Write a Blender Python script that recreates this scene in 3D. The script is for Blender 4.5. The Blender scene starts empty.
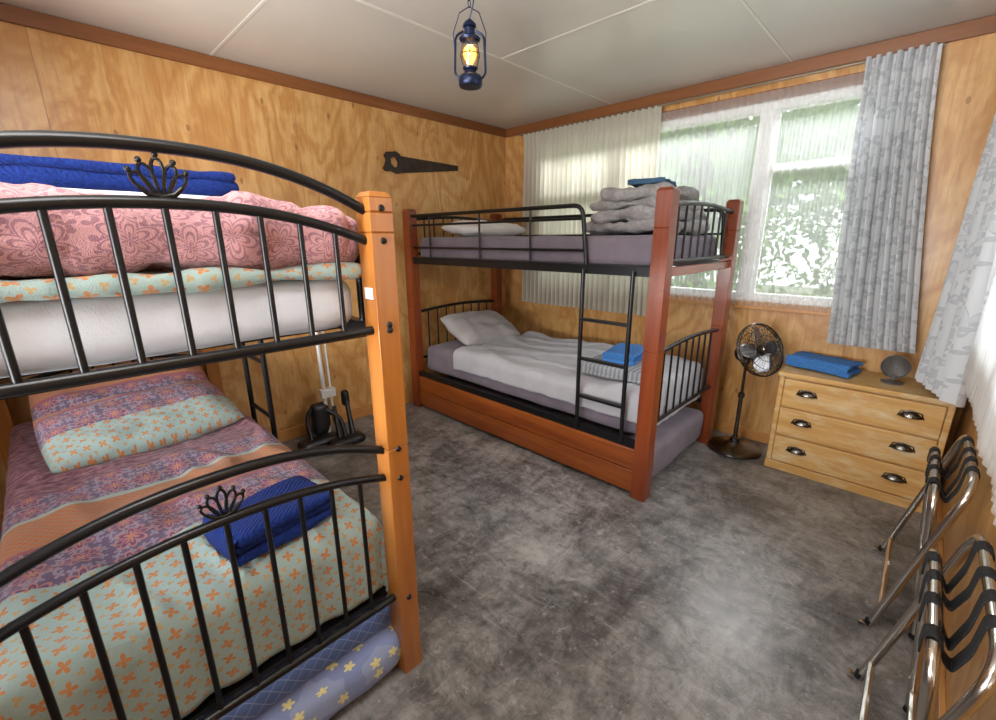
import bpy, math, random
from mathutils import Vector, Matrix, noise
random.seed(7)
pi=math.pi
def C(h,a=1):
    h=h.lstrip('#');o=[]
    for i in (0,2,4):
        c=int(h[i:i+2],16)/255;o.append(c/12.92 if c<=.04045 else ((c+.055)/1.055)**2.4)
    return (*o,a)
# ---------------------------------------------------------------- nodes
def N(nt,typ,props=None,**ins):
    n=nt.nodes.new('ShaderNode'+typ)
    for k,v in (props or {}).items(): setattr(n,k,v)
    for k,v in ins.items():
        k2=int(k[1:]) if k[0]=='i' and k[1:].isdigit() else k.replace('_',' ')
        s=n.inputs[k2]
        if isinstance(v,bpy.types.NodeSocket): nt.links.new(v,s)
        else:
            s.default_value=v
    return n
def MA(nt,op,a,b=0.0,c=None):
    n=N(nt,'Math',{'operation':op},i0=a,i1=b)
    if c is not None:
        if isinstance(c,bpy.types.NodeSocket): nt.links.new(c,n.inputs[2])
        else: n.inputs[2].default_value=c
    return n.outputs[0]
def MIX(nt,f,a,b,mode='MIX'):
    n=nt.nodes.new('ShaderNodeMix');n.data_type='RGBA';n.blend_type=mode
    for i,v in ((0,f),(6,a),(7,b)):
        if isinstance(v,bpy.types.NodeSocket): nt.links.new(v,n.inputs[i])
        else: n.inputs[i].default_value=v
    return n.outputs[2]
def RAMP(nt,f,stops,interp='LINEAR'):
    n=nt.nodes.new('ShaderNodeValToRGB');r=n.color_ramp;r.interpolation=interp
    while len(r.elements)<len(stops): r.elements.new(.5)
    for e,(p,c) in zip(r.elements,stops): e.position=p;e.color=c
    nt.links.new(f,n.inputs[0]);return n.outputs[0]
def newmat(name):
    m=bpy.data.materials.new(name);m.use_nodes=True;nt=m.node_tree
    return m,nt,nt.nodes['Principled BSDF']
def setp(nt,b,col=None,rough=.5,metal=0,spec=None,bump=None,bs=.3,bd=.01):
    if col is not None:
        if isinstance(col,bpy.types.NodeSocket): nt.links.new(col,b.inputs['Base Color'])
        else: b.inputs['Base Color'].default_value=col
    if isinstance(rough,bpy.types.NodeSocket): nt.links.new(rough,b.inputs['Roughness'])
    else: b.inputs['Roughness'].default_value=rough
    b.inputs['Metallic'].default_value=metal
    if spec is not None:b.inputs['Specular IOR Level'].default_value=spec
    if bump is not None:
        n=N(nt,'Bump',None,Strength=bs,Distance=bd,Height=bump);nt.links.new(n.outputs[0],b.inputs['Normal'])
def OC(nt): return nt.nodes.new('ShaderNodeTexCoord').outputs['Object']
def UVC(nt): return nt.nodes.new('ShaderNodeTexCoord').outputs['UV']
def MAP(nt,v,scale=(1,1,1),loc=(0,0,0),rot=(0,0,0)):
    return N(nt,'Mapping',None,Vector=v,Scale=scale,Location=loc,Rotation=rot).outputs[0]
def NO(nt,v,scale,detail=3,rough=.5,dist=0):
    return N(nt,'TexNoise',None,Vector=v,Scale=scale,Detail=detail,Roughness=rough,Distortion=dist).outputs[0]
W0,W1=(0,0,0,1),(1,1,1,1)
def simple(name,col,rough=.5,metal=0,var=.12,scale=8,bs=.15,bscale=200,bd=.002,spec=None):
    m,nt,b=newmat(name);v=OC(nt)
    n=NO(nt,v,scale,4)
    dark=tuple(c*(1-var) for c in col[:3])+(1,);lite=tuple(min(1,c*(1+var)) for c in col[:3])+(1,)
    setp(nt,b,RAMP(nt,n,[(.3,dark),(.7,lite)]),rough,metal,spec,NO(nt,v,bscale,2),bs,bd);return m
def wood(name,c1,c2,c3,axis,rough=.35,k=1.0,coat=0):
    m,nt,b=newmat(name);v=OC(nt)
    sc=[14*k]*3;sc[axis]=1.1*k
    vv=MAP(nt,v,tuple(sc))
    n1=NO(nt,vv,1,5,.6,.8);n2=NO(nt,vv,5,3,.6)
    c=RAMP(nt,n1,[(.3,c1),(.5,c2),(.72,c3)])
    c=MIX(nt,MA(nt,'MULTIPLY',n2,.45),c,MIX(nt,.65,c,(.05,.02,.01,1)))
    setp(nt,b,c,rough,0,None,n2,.08,.002)
    if coat: b.inputs['Coat Weight'].default_value=coat;b.inputs['Coat Roughness'].default_value=.15
    return m
def flower(nt,uv,scale,petals,r,rand=.5,inner=.3,off=(0,0,0)):
    uv=MAP(nt,uv,(1,1,1),off)
    vo=N(nt,'TexVoronoi',{'voronoi_dimensions':'2D'},Vector=uv,Scale=scale,Randomness=rand)
    l=N(nt,'VectorMath',{'operation':'SUBTRACT'},i0=uv,i1=vo.outputs['Position']).outputs[0]
    s=N(nt,'SeparateXYZ',None,i0=l)
    ln=N(nt,'VectorMath',{'operation':'LENGTH'},i0=N(nt,'CombineXYZ',None,i0=s.outputs[0],i1=s.outputs[1]).outputs[0]).outputs['Value']
    ang=MA(nt,'ARCTAN2',s.outputs[1],s.outputs[0])
    rnd=N(nt,'SeparateXYZ',None,i0=vo.outputs['Color']).outputs[0]
    ang=MA(nt,'MULTIPLY_ADD',rnd,2.5,ang)
    cs=MA(nt,'ABSOLUTE',MA(nt,'COSINE',MA(nt,'MULTIPLY',ang,petals/2)))
    rad=MA(nt,'MULTIPLY_ADD',cs,(1-inner)*r,inner*r)
    return MA(nt,'SUBTRACT',rad,ln)
def ply(name,ax):
    m,nt,b=newmat(name);v=OC(nt)
    s=N(nt,'SeparateXYZ',None,i0=v)
    h=s.outputs[ax]
    pid=MA(nt,'FLOOR',MA(nt,'DIVIDE',MA(nt,'ADD',h,10.35),1.2))
    vv=N(nt,'CombineXYZ',None,i0=MA(nt,'MULTIPLY_ADD',h,2.2,MA(nt,'MULTIPLY',pid,7.3)),i1=MA(nt,'MULTIPLY',s.outputs[2],1.1),i2=pid).outputs[0]
    n=NO(nt,vv,.9,5,.55,.5)
    rings=MA(nt,'MULTIPLY_ADD',MA(nt,'SINE',MA(nt,'MULTIPLY',n,62.0)),.5,.5)
    c=RAMP(nt,rings,[(0,C('b9854a')),(.4,C('c6965a')),(1,C('cfa267'))])
    bl=NO(nt,vv,3.0,6,.65,.3)
    c=MIX(nt,MA(nt,'MULTIPLY',RAMP(nt,bl,[(.44,W0),(.66,W1)]),.5),c,C('ae7a40'))
    fib=NO(nt,MAP(nt,v,(60,60,4)),1,5,.7)
    c=MIX(nt,MA(nt,'MULTIPLY',RAMP(nt,fib,[(.47,W0),(.66,W1)]),.4),c,C('986634'))
    vo=N(nt,'TexVoronoi',{'voronoi_dimensions':'2D'},Vector=vv,Scale=1.5,Randomness=1.0)
    kn=MA(nt,'LESS_THAN',vo.outputs['Distance'],.03)
    c=MIX(nt,MA(nt,'MULTIPLY',kn,.55),c,C('70401e'))
    fr=MA(nt,'FRACT',MA(nt,'DIVIDE',MA(nt,'ADD',h,10.35),1.2))
    seam=MA(nt,'LESS_THAN',fr,.003)
    c=MIX(nt,MA(nt,'MULTIPLY',seam,.5),c,C('5d3a1b'))
    setp(nt,b,c,.3,0,.5,fib,.05,.002)
    return m
def cloth(name,colfn,rough=.9,bs=.25,bscale=350,wr=.0,sheen=.15):
    m,nt,b=newmat(name);uv=UVC(nt)
    col=colfn(nt,uv)
    v=OC(nt);w=NO(nt,v,bscale,2);w2=NO(nt,v,9,4,.6)
    hgt=MA(nt,'MULTIPLY_ADD',w2,5.0+wr,w)
    setp(nt,b,col,rough,0,.25,hgt,bs,.006)
    b.inputs['Sheen Weight'].default_value=sheen
    return m
# ---------------------------------------------------------------- mesh accumulators
class G:
    def __init__(s): s.v=[];s.f=[];s.m=[];s.uv={}
    def add(s,vs,fs,mi=0,uvs=None):
        o=len(s.v);s.v+=[tuple(p) for p in vs]
        for f in fs:
            if uvs is not None: s.uv[len(s.f)]=[uvs[i] for i in f]
            s.f.append([i+o for i in f]);s.m.append(mi)
        return s
    def box(s,a,b,mi=0):
        x0,y0,z0=[min(p,q) for p,q in zip(a,b)];x1,y1,z1=[max(p,q) for p,q in zip(a,b)]
        v=[(x0,y0,z0),(x1,y0,z0),(x1,y1,z0),(x0,y1,z0),(x0,y0,z1),(x1,y0,z1),(x1,y1,z1),(x0,y1,z1)]
        return s.add(v,[(0,3,2,1),(4,5,6,7),(0,1,5,4),(1,2,6,5),(2,3,7,6),(3,0,4,7)],mi)
    def tube(s,pts,r,n=8,mi=0,closed=False,cap=True):
        P=[Vector(p) for p in pts];k=len(P)
        R=r if isinstance(r,(list,tuple)) else [r]*k
        T=[]
        for i in range(k):
            if closed: t=P[(i+1)%k]-P[i-1]
            else: t=P[min(i+1,k-1)]-P[max(i-1,0)]
            T.append(t.normalized() if t.length>1e-9 else Vector((0,0,1)))
        u=T[0].orthogonal().normalized();vs=[]
        for i in range(k):
            u=(u-T[i]*u.dot(T[i]))
            u=u.normalized() if u.length>1e-6 else T[i].orthogonal().normalized()
            w=T[i].cross(u)
            for j in range(n):
                a=2*pi*j/n;vs.append(P[i]+(u*math.cos(a)+w*math.sin(a))*R[i])
        fs=[]
        for i in range(k if closed else k-1):
            i2=(i+1)%k
            for j in range(n):
                j2=(j+1)%n;fs.append((i*n+j,i*n+j2,i2*n+j2,i2*n+j))
        if cap and not closed:
            fs.append(tuple(range(n-1,-1,-1)));fs.append(tuple((k-1)*n+j for j in range(n)))
        return s.add(vs,fs,mi)
    def lathe(s,prof,M=None,n=32,mi=0,a0=0,a1=2*pi):
        M=M or Matrix.Identity(4);vs=[];full=abs(a1-a0-2*pi)<1e-6;m=n if full else n+1
        for r,z in prof:
            for j in range(m):
                a=a0+(a1-a0)*j/n;vs.append(M@Vector((r*math.cos(a),r*math.sin(a),z)))
        fs=[]
        for i in range(len(prof)-1):
            for j in range(n):
                j2=(j+1)%m;fs.append((i*m+j,i*m+j2,(i+1)*m+j2,(i+1)*m+j))
        return s.add(vs,fs,mi)
    def grid(s,nx,ny,fn,mi=0):
        vs=[];uv=[]
        for j in range(ny+1):
            for i in range(nx+1):
                p,u=fn(i/nx,j/ny);vs.append(p);uv.append(u)
        fs=[(j*(nx+1)+i,j*(nx+1)+i+1,(j+1)*(nx+1)+i+1,(j+1)*(nx+1)+i) for j in range(ny) for i in range(nx)]
        return s.add(vs,fs,mi,uv)
    def soft(s,c,size,r,n=14,amp=.004,fr=6,mi=0,M=None,seed=0,droop=0,seam=0):
        """rounded, slightly lumpy box"""
        c=Vector(c);h=Vector(size)/2;r=min(r,min(h)*.999)
        def pt(p):
            q=Vector(p[i]*h[i] for i in range(3))
            k=Vector(max(-(h[i]-r),min(h[i]-r,q[i])) for i in range(3))
            d=q-k
            if d.length>1e-9:
                d=d.normalized()
                q=k+d*r
            else: d=Vector(p).normalized()
            nn=noise.noise(Vector((q.x*fr+seed*3.1,q.y*fr+seed,q.z*fr)))*amp+noise.noise(Vector((q.x*fr*3+seed,q.y*fr*3,q.z*fr*3+seed)))*amp*.4
            if seam:
                ss=noise.noise(Vector((q.x*3+seed,q.y*9,q.z*3)));nn-=seam*max(0,1-abs(ss)*8)
            q=q+d*nn
            if droop:
                e=max(0,abs(q.x)/h.x-.5);q.z-=droop*e*e*4
            return (M@q if M else q)+c
        T=[math.sin((2*i/n-1)*pi/2) for i in range(n+1)]
        for ax in range(3):
            for sg in (-1,1):
                vs=[];uv=[]
                for j in range(n+1):
                    for i in range(n+1):
                        p=[0,0,0];p[ax]=sg;p[(ax+1)%3]=T[i];p[(ax+2)%3]=T[j]
                        w=[p[k]*h[k] for k in range(3)]
                        if ax==2:u_=(w[0],w[1])
                        elif ax==0:u_=(sg*(w[2]-h[2])*-1+sg*h[0],w[1])
                        else:u_=(w[0],sg*h[1]-sg*(w[2]-h[2])*1)
                        uv.append(u_);vs.append(pt(p))
                fs=[]
                for j in range(n):
                    for i in range(n):
                        q=(j*(n+1)+i,j*(n+1)+i+1,(j+1)*(n+1)+i+1,(j+1)*(n+1)+i)
                        fs.append(q if sg>0 else q[::-1])
                s.add(vs,fs,mi,uv)
        return s
def root(name,loc=(0,0,0)):
    e=bpy.data.objects.new(name,None);bpy.context.collection.objects.link(e);e.location=loc;e.empty_display_size=.05
    return e
def ob(name,g,mats,parent=None,smooth=True,bevel=0,solid=0,weld=False,sub=0,ang=40):
    me=bpy.data.meshes.new(name);me.from_pydata(g.v,[],g.f)
    if not isinstance(mats,(list,tuple)): mats=[mats]
    for m in mats: me.materials.append(m)
    me.polygons.foreach_set('material_index',g.m)
    if g.uv:
        l=me.uv_layers.new(name='UVMap')
        for i,p in enumerate(me.polygons):
            if i in g.uv:
                for k,li in enumerate(p.loop_indices): l.data[li].uv=g.uv[i][k]
    me.update()
    if smooth:
        me.shade_smooth();me.set_sharp_from_angle(angle=math.radians(ang))
    o=bpy.data.objects.new(name,me);bpy.context.collection.objects.link(o)
    if weld:
        w=o.modifiers.new('w','WELD');w.merge_threshold=.0005
    if bevel:
        b=o.modifiers.new('b','BEVEL');b.width=bevel;b.segments=2;b.limit_method='ANGLE'
    if solid:
        w=o.modifiers.new('s','SOLIDIFY');w.thickness=solid;w.offset=0
    if sub:
        w=o.modifiers.new('ss','SUBSURF');w.levels=sub;w.render_levels=sub
    if parent:
        o.parent=parent;o.matrix_parent_inverse=Matrix.Translation(-Vector(parent.location))
    return o
def arc(c,r,a0,a1,n,plane):
    o=[]
    for i in range(n+1):
        a=a0+(a1-a0)*i/n
        p=[0,0,0];p[plane[0]]=r*math.cos(a);p[plane[1]]=r*math.sin(a);o.append(Vector(c)+Vector(p))
    return o
def rpoly(pts,r,n=5):
    """polyline with rounded corners"""
    P=[Vector(p) for p in pts];o=[P[0]]
    for i in range(1,len(P)-1):
        a=(P[i-1]-P[i]);b=(P[i+1]-P[i]);d=min(r,a.length/2,b.length/2)
        p=P[i]+a.normalized()*d;q=P[i]+b.normalized()*d
        for k in range(n+1):
            t=k/n;o.append(p*(1-t)**2+P[i]*2*t*(1-t)+q*t*t)
    return o+[P[-1]]
# ---------------------------------------------------------------- materials
XL,XR,YB,YF,H=-.04,3.42,.08,-3.95,2.44
ply_x=ply('plywood_x',0);ply_y=ply('plywood_y',1)
trimw=wood('trim_wood',C('75451f'),C('824e26'),C('8e582d'),0,.4)
trimy=wood('trim_wood_y',C('75451f'),C('824e26'),C('8e582d'),1,.4)
pine_y=wood('pine_y',C('b87c40'),C('c88c4c'),C('d39c5c'),1,.4)
pine_x=wood('pine_x',C('b87c40'),C('c88c4c'),C('d39c5c'),0,.4)
white_paint=simple('white_paint',C('f0f0ee'),.4,0,.02)
m,nt,b=newmat('ceiling_panel');v=OC(nt)
setp(nt,b,RAMP(nt,NO(nt,v,1.2,4),[(.3,C('bdb8af')),(.7,C('c7c2b8'))]),.24,0,.5,NO(nt,v,40,3),.05,.002);ceil_m=m
seam_m=simple('seam_strip',C('cbc7bd'),.4,0,.02)
m,nt,b=newmat('vinyl_floor');v=OC(nt)
n1=NO(nt,v,1.9,11,.68,.4)
n2=NO(nt,MAP(nt,v,(2.2,5,1),(0,0,0),(0,0,.6)),1.9,12,.78,.9)
n3=NO(nt,MAP(nt,v,(5,2.2,1),(5,3,0),(0,0,.2)),1.9,12,.78,.9)
f=MA(nt,'ADD',MA(nt,'MULTIPLY',n1,.34),MA(nt,'ADD',MA(nt,'MULTIPLY',n2,.33),MA(nt,'MULTIPLY',n3,.33)))
col=RAMP(nt,f,[(.40,C('3b3938')),(.455,C('585553')),(.50,C('73706e')),(.54,C('898683')),(.60,C('a29f9b'))])
sc=NO(nt,MAP(nt,v,(1.3,34,1),(2,1,0),(0,0,.9)),1.5,5,.6,.5);sc2=NO(nt,MAP(nt,v,(38,1.5,1),(2,7,0),(0,0,.3)),1.5,5,.6,.5)
lnm=MA(nt,'MAXIMUM',RAMP(nt,sc,[(.68,W0),(.70,W1)]),RAMP(nt,sc2,[(.69,W0),(.71,W1)]))
col=MIX(nt,MA(nt,'MULTIPLY',lnm,.3),col,C('c0bcb8'))
dk=NO(nt,v,16,10,.8,.6)
col=MIX(nt,MA(nt,'MULTIPLY',RAMP(nt,dk,[(.38,W1),(.45,W0)]),.5),col,C('33312f'))
lt=NO(nt,MAP(nt,v,(1,1,1),(4,4,0)),22,9,.78,.4)
col=MIX(nt,MA(nt,'MULTIPLY',RAMP(nt,lt,[(.56,W0),(.63,W1)]),.35),col,C('bcb9b5'))
setp(nt,b,col,RAMP(nt,n1,[(.3,(.26,)*3+(1,)),(.7,(.4,)*3+(1,))]),0,.5);floor_m=m
black=simple('black_metal',C('161618'),.32,.3,.1,5,.03)
chrome=simple('chrome',C('c9c4bd'),.2,1,.05,5,.0)
mahog=[wood('mahogany_%d'%a,C('68290e'),C('7e3613'),C('93471c'),a,.28,1,.3) for a in range(3)]
mahog[0]=wood('mahogany_board',C('78360f'),C('914817'),C('a65b24'),0,.28,1,.3)
hpine=[wood('honey_pine_%d'%a,C('9c5b20'),C('b06d2c'),C('be7c38'),a,.3,1,.3) for a in range(3)]
def towelmat(name,c,c2):
    m,nt,b=newmat(name);v=OC(nt);n=NO(nt,v,160,3,.7)
    st=N(nt,'TexWave',{'bands_direction':'DIAGONAL'},Vector=v,Scale=45.0,Distortion=2.0).outputs[1]
    setp(nt,b,RAMP(nt,n,[(.3,c2),(.65,c)]),.95,0,.1,MA(nt,'ADD',n,MA(nt,'MULTIPLY',st,.4)),.7,.006)
    b.inputs['Sheen Weight'].default_value=.05;return m
navy=towelmat('royal_blue_terry',C('223a88'),C('16275c'))
blue=towelmat('bright_blue_terry',C('4a82c4'),C('32609c'))
tealt=towelmat('dusty_blue_terry',C('4c6c88'),C('344e66'))
def plain(c1,c2,sc=6):
    return lambda nt,uv:RAMP(nt,NO(nt,OC(nt),sc,4),[(.3,c1),(.7,c2)])
grey_duvet=cloth('grey_linen',plain(C('9f9da2'),C('abaaae')))
grey_pillow=cloth('grey_pillowcase',plain(C('989493'),C('a8a4a3')))
taupe=cloth('taupe_blanket',lambda nt,uv:MIX(nt,MA(nt,'MULTIPLY',MA(nt,'GREATER_THAN',flower(nt,uv,14,6,.04,.6,.3),0.0),.45),C('928e8d'),C('757170')),bs=.5)
purple=cloth('plum_grey_cover',plain(C('665d67'),C('756c75')))
white_sheet=cloth('white_sheet',plain(C('d3d8e2'),C('e0e4ec')))
offwhite=cloth('white_pillow',plain(C('cac8c6'),C('dad8d6')))
def stripes(nt,uv):
    s=N(nt,'SeparateXYZ',None,i0=OC(nt));w=MA(nt,'SINE',MA(nt,'MULTIPLY',s.outputs[0],230.0))
    return RAMP(nt,MA(nt,'MULTIPLY_ADD',w,.5,.5),[(.3,C('7c7f84')),(.6,C('9b9da1'))])
knit=cloth('grey_waffle',stripes,bs=.5)
def pinkf(nt,uv):
    base=C('d6a1a4')
    a=flower(nt,uv,10,6,.054,.45,.5)
    ring=MA(nt,'MULTIPLY',MA(nt,'GREATER_THAN',a,0.0),MA(nt,'LESS_THAN',a,.007))
    ring2=MA(nt,'MULTIPLY',MA(nt,'GREATER_THAN',a,.018),MA(nt,'LESS_THAN',a,.025))
    core=MA(nt,'GREATER_THAN',a,.039)
    bflo=flower(nt,uv,30,3,.017,.7,.1,(.03,.05,0))
    bm=MA(nt,'MULTIPLY',MA(nt,'GREATER_THAN',bflo,0.0),MA(nt,'LESS_THAN',a,-.003))
    mk=MA(nt,'MAXIMUM',MA(nt,'MAXIMUM',MA(nt,'MAXIMUM',ring,ring2),core),bm)
    return MIX(nt,MA(nt,'MULTIPLY',mk,.68),base,C('8e6173'))
pink=cloth('pink_floral_duvet',pinkf,bs=.55)
def tealf(nt,uv):
    a=flower(nt,uv,22,4,.0145,.15,.15)
    b_=flower(nt,uv,22,3,.008,.15,.3,(.023,.023,0))
    c=MIX(nt,MA(nt,'GREATER_THAN',a,0.0),C('a5bcb8'),C('cc8c58'))
    return MIX(nt,MA(nt,'GREATER_THAN',b_,.0),c,C('bfa67a'))
teal=cloth('teal_sprig_fabric',tealf,bs=.4)
def bandf(edges):
    def fn(nt,uv):
        s=N(nt,'SeparateXYZ',None,i0=uv);x=s.outputs[0]
        xx=MA(nt,'MULTIPLY_ADD',NO(nt,uv,4,2),.012,x)
        zz=NO(nt,MAP(nt,uv,(60,30,1)),1,3,.6)
        mv=RAMP(nt,zz,[(.38,C('683c52')),(.5,C('8a5866')),(.62,C('a67a82'))])
        ln=MA(nt,'SINE',MA(nt,'MULTIPLY',x,150.0))
        mv=MIX(nt,MA(nt,'MULTIPLY',MA(nt,'GREATER_THAN',ln,.75),.3),mv,C('b99484'))
        fl=flower(nt,uv,10,8,.046,.15,.5)
        sm=flower(nt,uv,34,4,.014,.5,.2,(.02,.04,0))
        pb=MIX(nt,MA(nt,'GREATER_THAN',sm,0.0),C('73607a'),C('a091a2'))
        pb=MIX(nt,MA(nt,'GREATER_THAN',fl,.0),pb,C('bd8580'));pb=MIX(nt,MA(nt,'GREATER_THAN',fl,.009),pb,C('7a5070'));pb=MIX(nt,MA(nt,'GREATER_THAN',fl,.022),pb,C('b87f86'));pb=MIX(nt,MA(nt,'GREATER_THAN',fl,.031),pb,C('cc8c5c'))
        ck=N(nt,'TexChecker',None,Vector=uv,Color1=C('c67642'),Color2=C('ae8870'),Scale=90.0).outputs[0]
        tl=tealf(nt,uv)
        c=mv
        for e,cc in zip(edges,(pb,C('aebaac'),ck,C('a0606a'),pb,tl)):
            c=MIX(nt,MA(nt,'GREATER_THAN',xx,e),c,cc)
        return c
    return fn
banded=cloth('banded_boho_duvet',bandf([1.10,1.27,1.29,1.46,1.48,1.70]),bs=.4)
banded_p=cloth('banded_pillowcase',bandf([-9,-8.9,-8.8,-.16,-.13,.045]),bs=.4)
banded_p2=cloth('banded_pillowcase_orange',bandf([-9,-8.9,-8.8,-.02,.0,.4]),bs=.4)
def starf(nt,uv):
    a=flower(nt,uv,11,5,.019,.8,.35)
    c=MIX(nt,MA(nt,'MULTIPLY',MA(nt,'GREATER_THAN',NO(nt,uv,5,2),.55),.5),C('8796c2'),C('a6b3d2'))
    return MIX(nt,MA(nt,'GREATER_THAN',a,0.0),c,C('e6dd9c'))
star=cloth('starry_mattress_ticking',starf)
def quiltf(nt,uv):
    s=N(nt,'SeparateXYZ',None,i0=uv)
    a=MA(nt,'ABSOLUTE',MA(nt,'SINE',MA(nt,'MULTIPLY',MA(nt,'ADD',s.outputs[0],s.outputs[1]),70.0)))
    b_=MA(nt,'ABSOLUTE',MA(nt,'SINE',MA(nt,'MULTIPLY',MA(nt,'SUBTRACT',s.outputs[0],s.outputs[1]),70.0)))
    return MIX(nt,MA(nt,'LESS_THAN',MA(nt,'MINIMUM',a,b_),.13),C('5b74ac'),C('8a9cc6'))
quilt=cloth('blue_quilted_border',quiltf)
def leafcurt(nt,uv):
    a=flower(nt,MAP(nt,uv,(1,.6,1)),9,5,.046,.9,.0)
    ed=MA(nt,'MULTIPLY',MA(nt,'GREATER_THAN',a,0.0),MA(nt,'LESS_THAN',a,.010))
    b_=flower(nt,MAP(nt,uv,(.7,1,1)),13,3,.03,.9,.0,(.2,.1,0))
    k=MA(nt,'MAXIMUM',MA(nt,'MAXIMUM',ed,MA(nt,'MULTIPLY',MA(nt,'GREATER_THAN',a,0.0),.4)),MA(nt,'GREATER_THAN',b_,0.0))
    return MIX(nt,MA(nt,'MULTIPLY',k,.42),C('dee0e2'),C('9fa3a9'))
def fabric_thin(name,colfn,trans,alpha):
    m,nt,b=newmat(name);nt.nodes.remove(b);uv=UVC(nt);col=colfn(nt,uv)
    d=N(nt,'BsdfDiffuse',None,Color=col);t=N(nt,'BsdfTranslucent',None,Color=col)
    mx=N(nt,'MixShader',None,i0=trans,i1=d.outputs[0],i2=t.outputs[0])
    out=nt.nodes['Material Output'];res=mx
    if alpha<1:
        tr=N(nt,'BsdfTransparent')
        res=N(nt,'MixShader',None,i0=alpha,i1=tr.outputs[0],i2=mx.outputs[0])
    nt.links.new(res.outputs[0],out.inputs[0]);return m
curt_m=fabric_thin('leaf_print_curtain',leafcurt,.3,1)
lining_m=fabric_thin('cream_curtain',lambda nt,uv:RAMP(nt,NO(nt,MAP(nt,uv,(40,1,1)),1,2),[(.3,C('d8d4c6')),(.7,C('e5e1d4'))]),.5,1)
sheer_m=fabric_thin('sheer_net',lambda nt,uv:MIX(nt,0.0,C('f4f6f6'),C('ffffff')),.68,.42)
m,nt,b=newmat('window_glass');nt.nodes.remove(b)
fr=N(nt,'Fresnel',None,IOR=1.3);tr=N(nt,'BsdfTransparent');gl=N(nt,'BsdfGlossy',None,Roughness=.02)
mx=N(nt,'MixShader',None,i0=fr.outputs[0],i1=tr.outputs[0],i2=gl.outputs[0]);nt.links.new(mx.outputs[0],nt.nodes['Material Output'].inputs[0]);glass=m
# ---------------------------------------------------------------- room
g=G().box((XL-.1,YF-.1,-.1),(XR+.1,YB+.1,0));ob('floor',g,floor_m,smooth=False)
g=G().box((XL-.1,YF-.1,H),(XR+.1,YB+.1,H+.1))
ob('ceiling',g,ceil_m,smooth=False)
g=G()
for x in (1.12,2.33): g.box((x-.007,YF,H-.002),(x+.007,YB-.02,H))
g.box((XL,-2.4-.007,H-.002),(1.113,-2.4+.007,H));g.box((1.127,-1.2-.007,H-.002),(2.323,-1.2+.007,H));g.box((2.337,-2.4-.007,H-.002),(XR,-2.4+.007,H))
ob('trim_4',g,seam_m,smooth=False)
g=G().box((XL-.1,YF-.1,0),(XL,YB+.1,H));ob('wall_left',g,ply_y,smooth=False)
def wall_holed(name,ax,p,q,a0,a1,h0,h1,z0,z1,mt):
    g=G()
    def bx(a,b,c,d):
        if ax==0:g.box((a,p,c),(b,q,d))
        else:g.box((p,a,c),(q,b,d))
    bx(a0,h0,0,H);bx(h1,a1,0,H);bx(h0,h1,0,z0);bx(h0,h1,z1,H)
    return ob(name,g,mt,smooth=False)
WX0,WX1,WZ0,WZ1=.42,2.86,1.0,2.25
wall_holed('wall_back',0,YB,YB+.1,XL,XR,WX0,WX1,WZ0,WZ1,ply_x)
wall_holed('wall_right',1,XR,XR+.1,YF,YB,-2.1,-.6,1.0,2.2,ply_y)
wall_holed('wall_front',0,YF-.1,YF,XL,XR,.7,3.1,.8,2.25,ply_x)  # opening added to let fill light in from outside
def window(name,ax,p,a0,a1,z0,z1,mull,trans=()):
    r=root(name,(((a0+a1)/2,p+.05,z0) if ax==0 else (p+.05,(a0+a1)/2,z0)))
    g=G();t=.05
    def bx(G_,a,b,c,d,q0=.02,q1=.09):
        if ax==0:G_.box((a,p+q0,c),(b,p+q1,d))
        else:G_.box((p+q0,a,c),(p+q1,b,d))
    bx(g,a0,a1,z0,z0+t,0,.1);bx(g,a0,a1,z1-t,z1,0,.1);bx(g,a0,a0+t,z0+t,z1-t,0,.1);bx(g,a1-t,a1,z0+t,z1-t,0,.1)
    for mm,w in mull: bx(g,mm-w/2,mm+w/2,z0+t,z1-t,0,.09)
    for (b0,b1,zz) in trans: bx(g,b0,b1,zz-.02,zz+.02)
    ob('frame',g,white_paint,r,smooth=False,bevel=.004)
    g=G();bx(g,a0+t,a1-t,z0+t,z1-t,.06,.064);ob('pane',g,glass,r,smooth=False)
window('window_1',0,YB,WX0,WX1,WZ0,WZ1,[(1.2,.07),(2.24,.1),(2.79,.04)],[(2.29,2.76,1.86),(.47,1.16,1.86)])
window('window_2',1,XR,-2.1,-.6,1.0,2.2,[(-1.35,.07)])
window('fill_window',0,YF-.1,.7,3.1,.8,2.25,[(1.9,.07)])  # unseen window, added behind the camera to give fill light
ob('trim_1',G().box((WX0-.06,YB-.03,WZ0-.05),(WX1+.06,YB,WZ0)),pine_x,smooth=False,bevel=.003)
ob('trim_2',G().box((XL+.022,YB-.022,H-.075),(XR,YB,H-.001)),trimw,smooth=False,bevel=.003)
ob('trim_3',G().box((XL,YF,H-.07),(XL+.022,YB,H-.001)),trimy,smooth=False,bevel=.003)
ob('trim_5',G().box((XR-.022,YF,H-.07),(XR,YB-.022,H-.001)),trimy,smooth=False,bevel=.003)
ob('trim_6',G().box((WX0-.06,YB-.018,WZ1),(WX1+.06,YB,WZ1+.06)),trimw,smooth=False,bevel=.003)
ob('baseboard_left',G().box((XL,YF,0),(XL+.018,YB,.085)),pine_y,smooth=False,bevel=.003)
ob('baseboard_back',G().box((XL+.018,YB-.016,0),(XR,YB,.07)),pine_x,smooth=False,bevel=.003)
ob('baseboard_right',G().box((XR-.016,YF,0),(XR,YB-.016,.07)),pine_y,smooth=False,bevel=.003)
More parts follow.
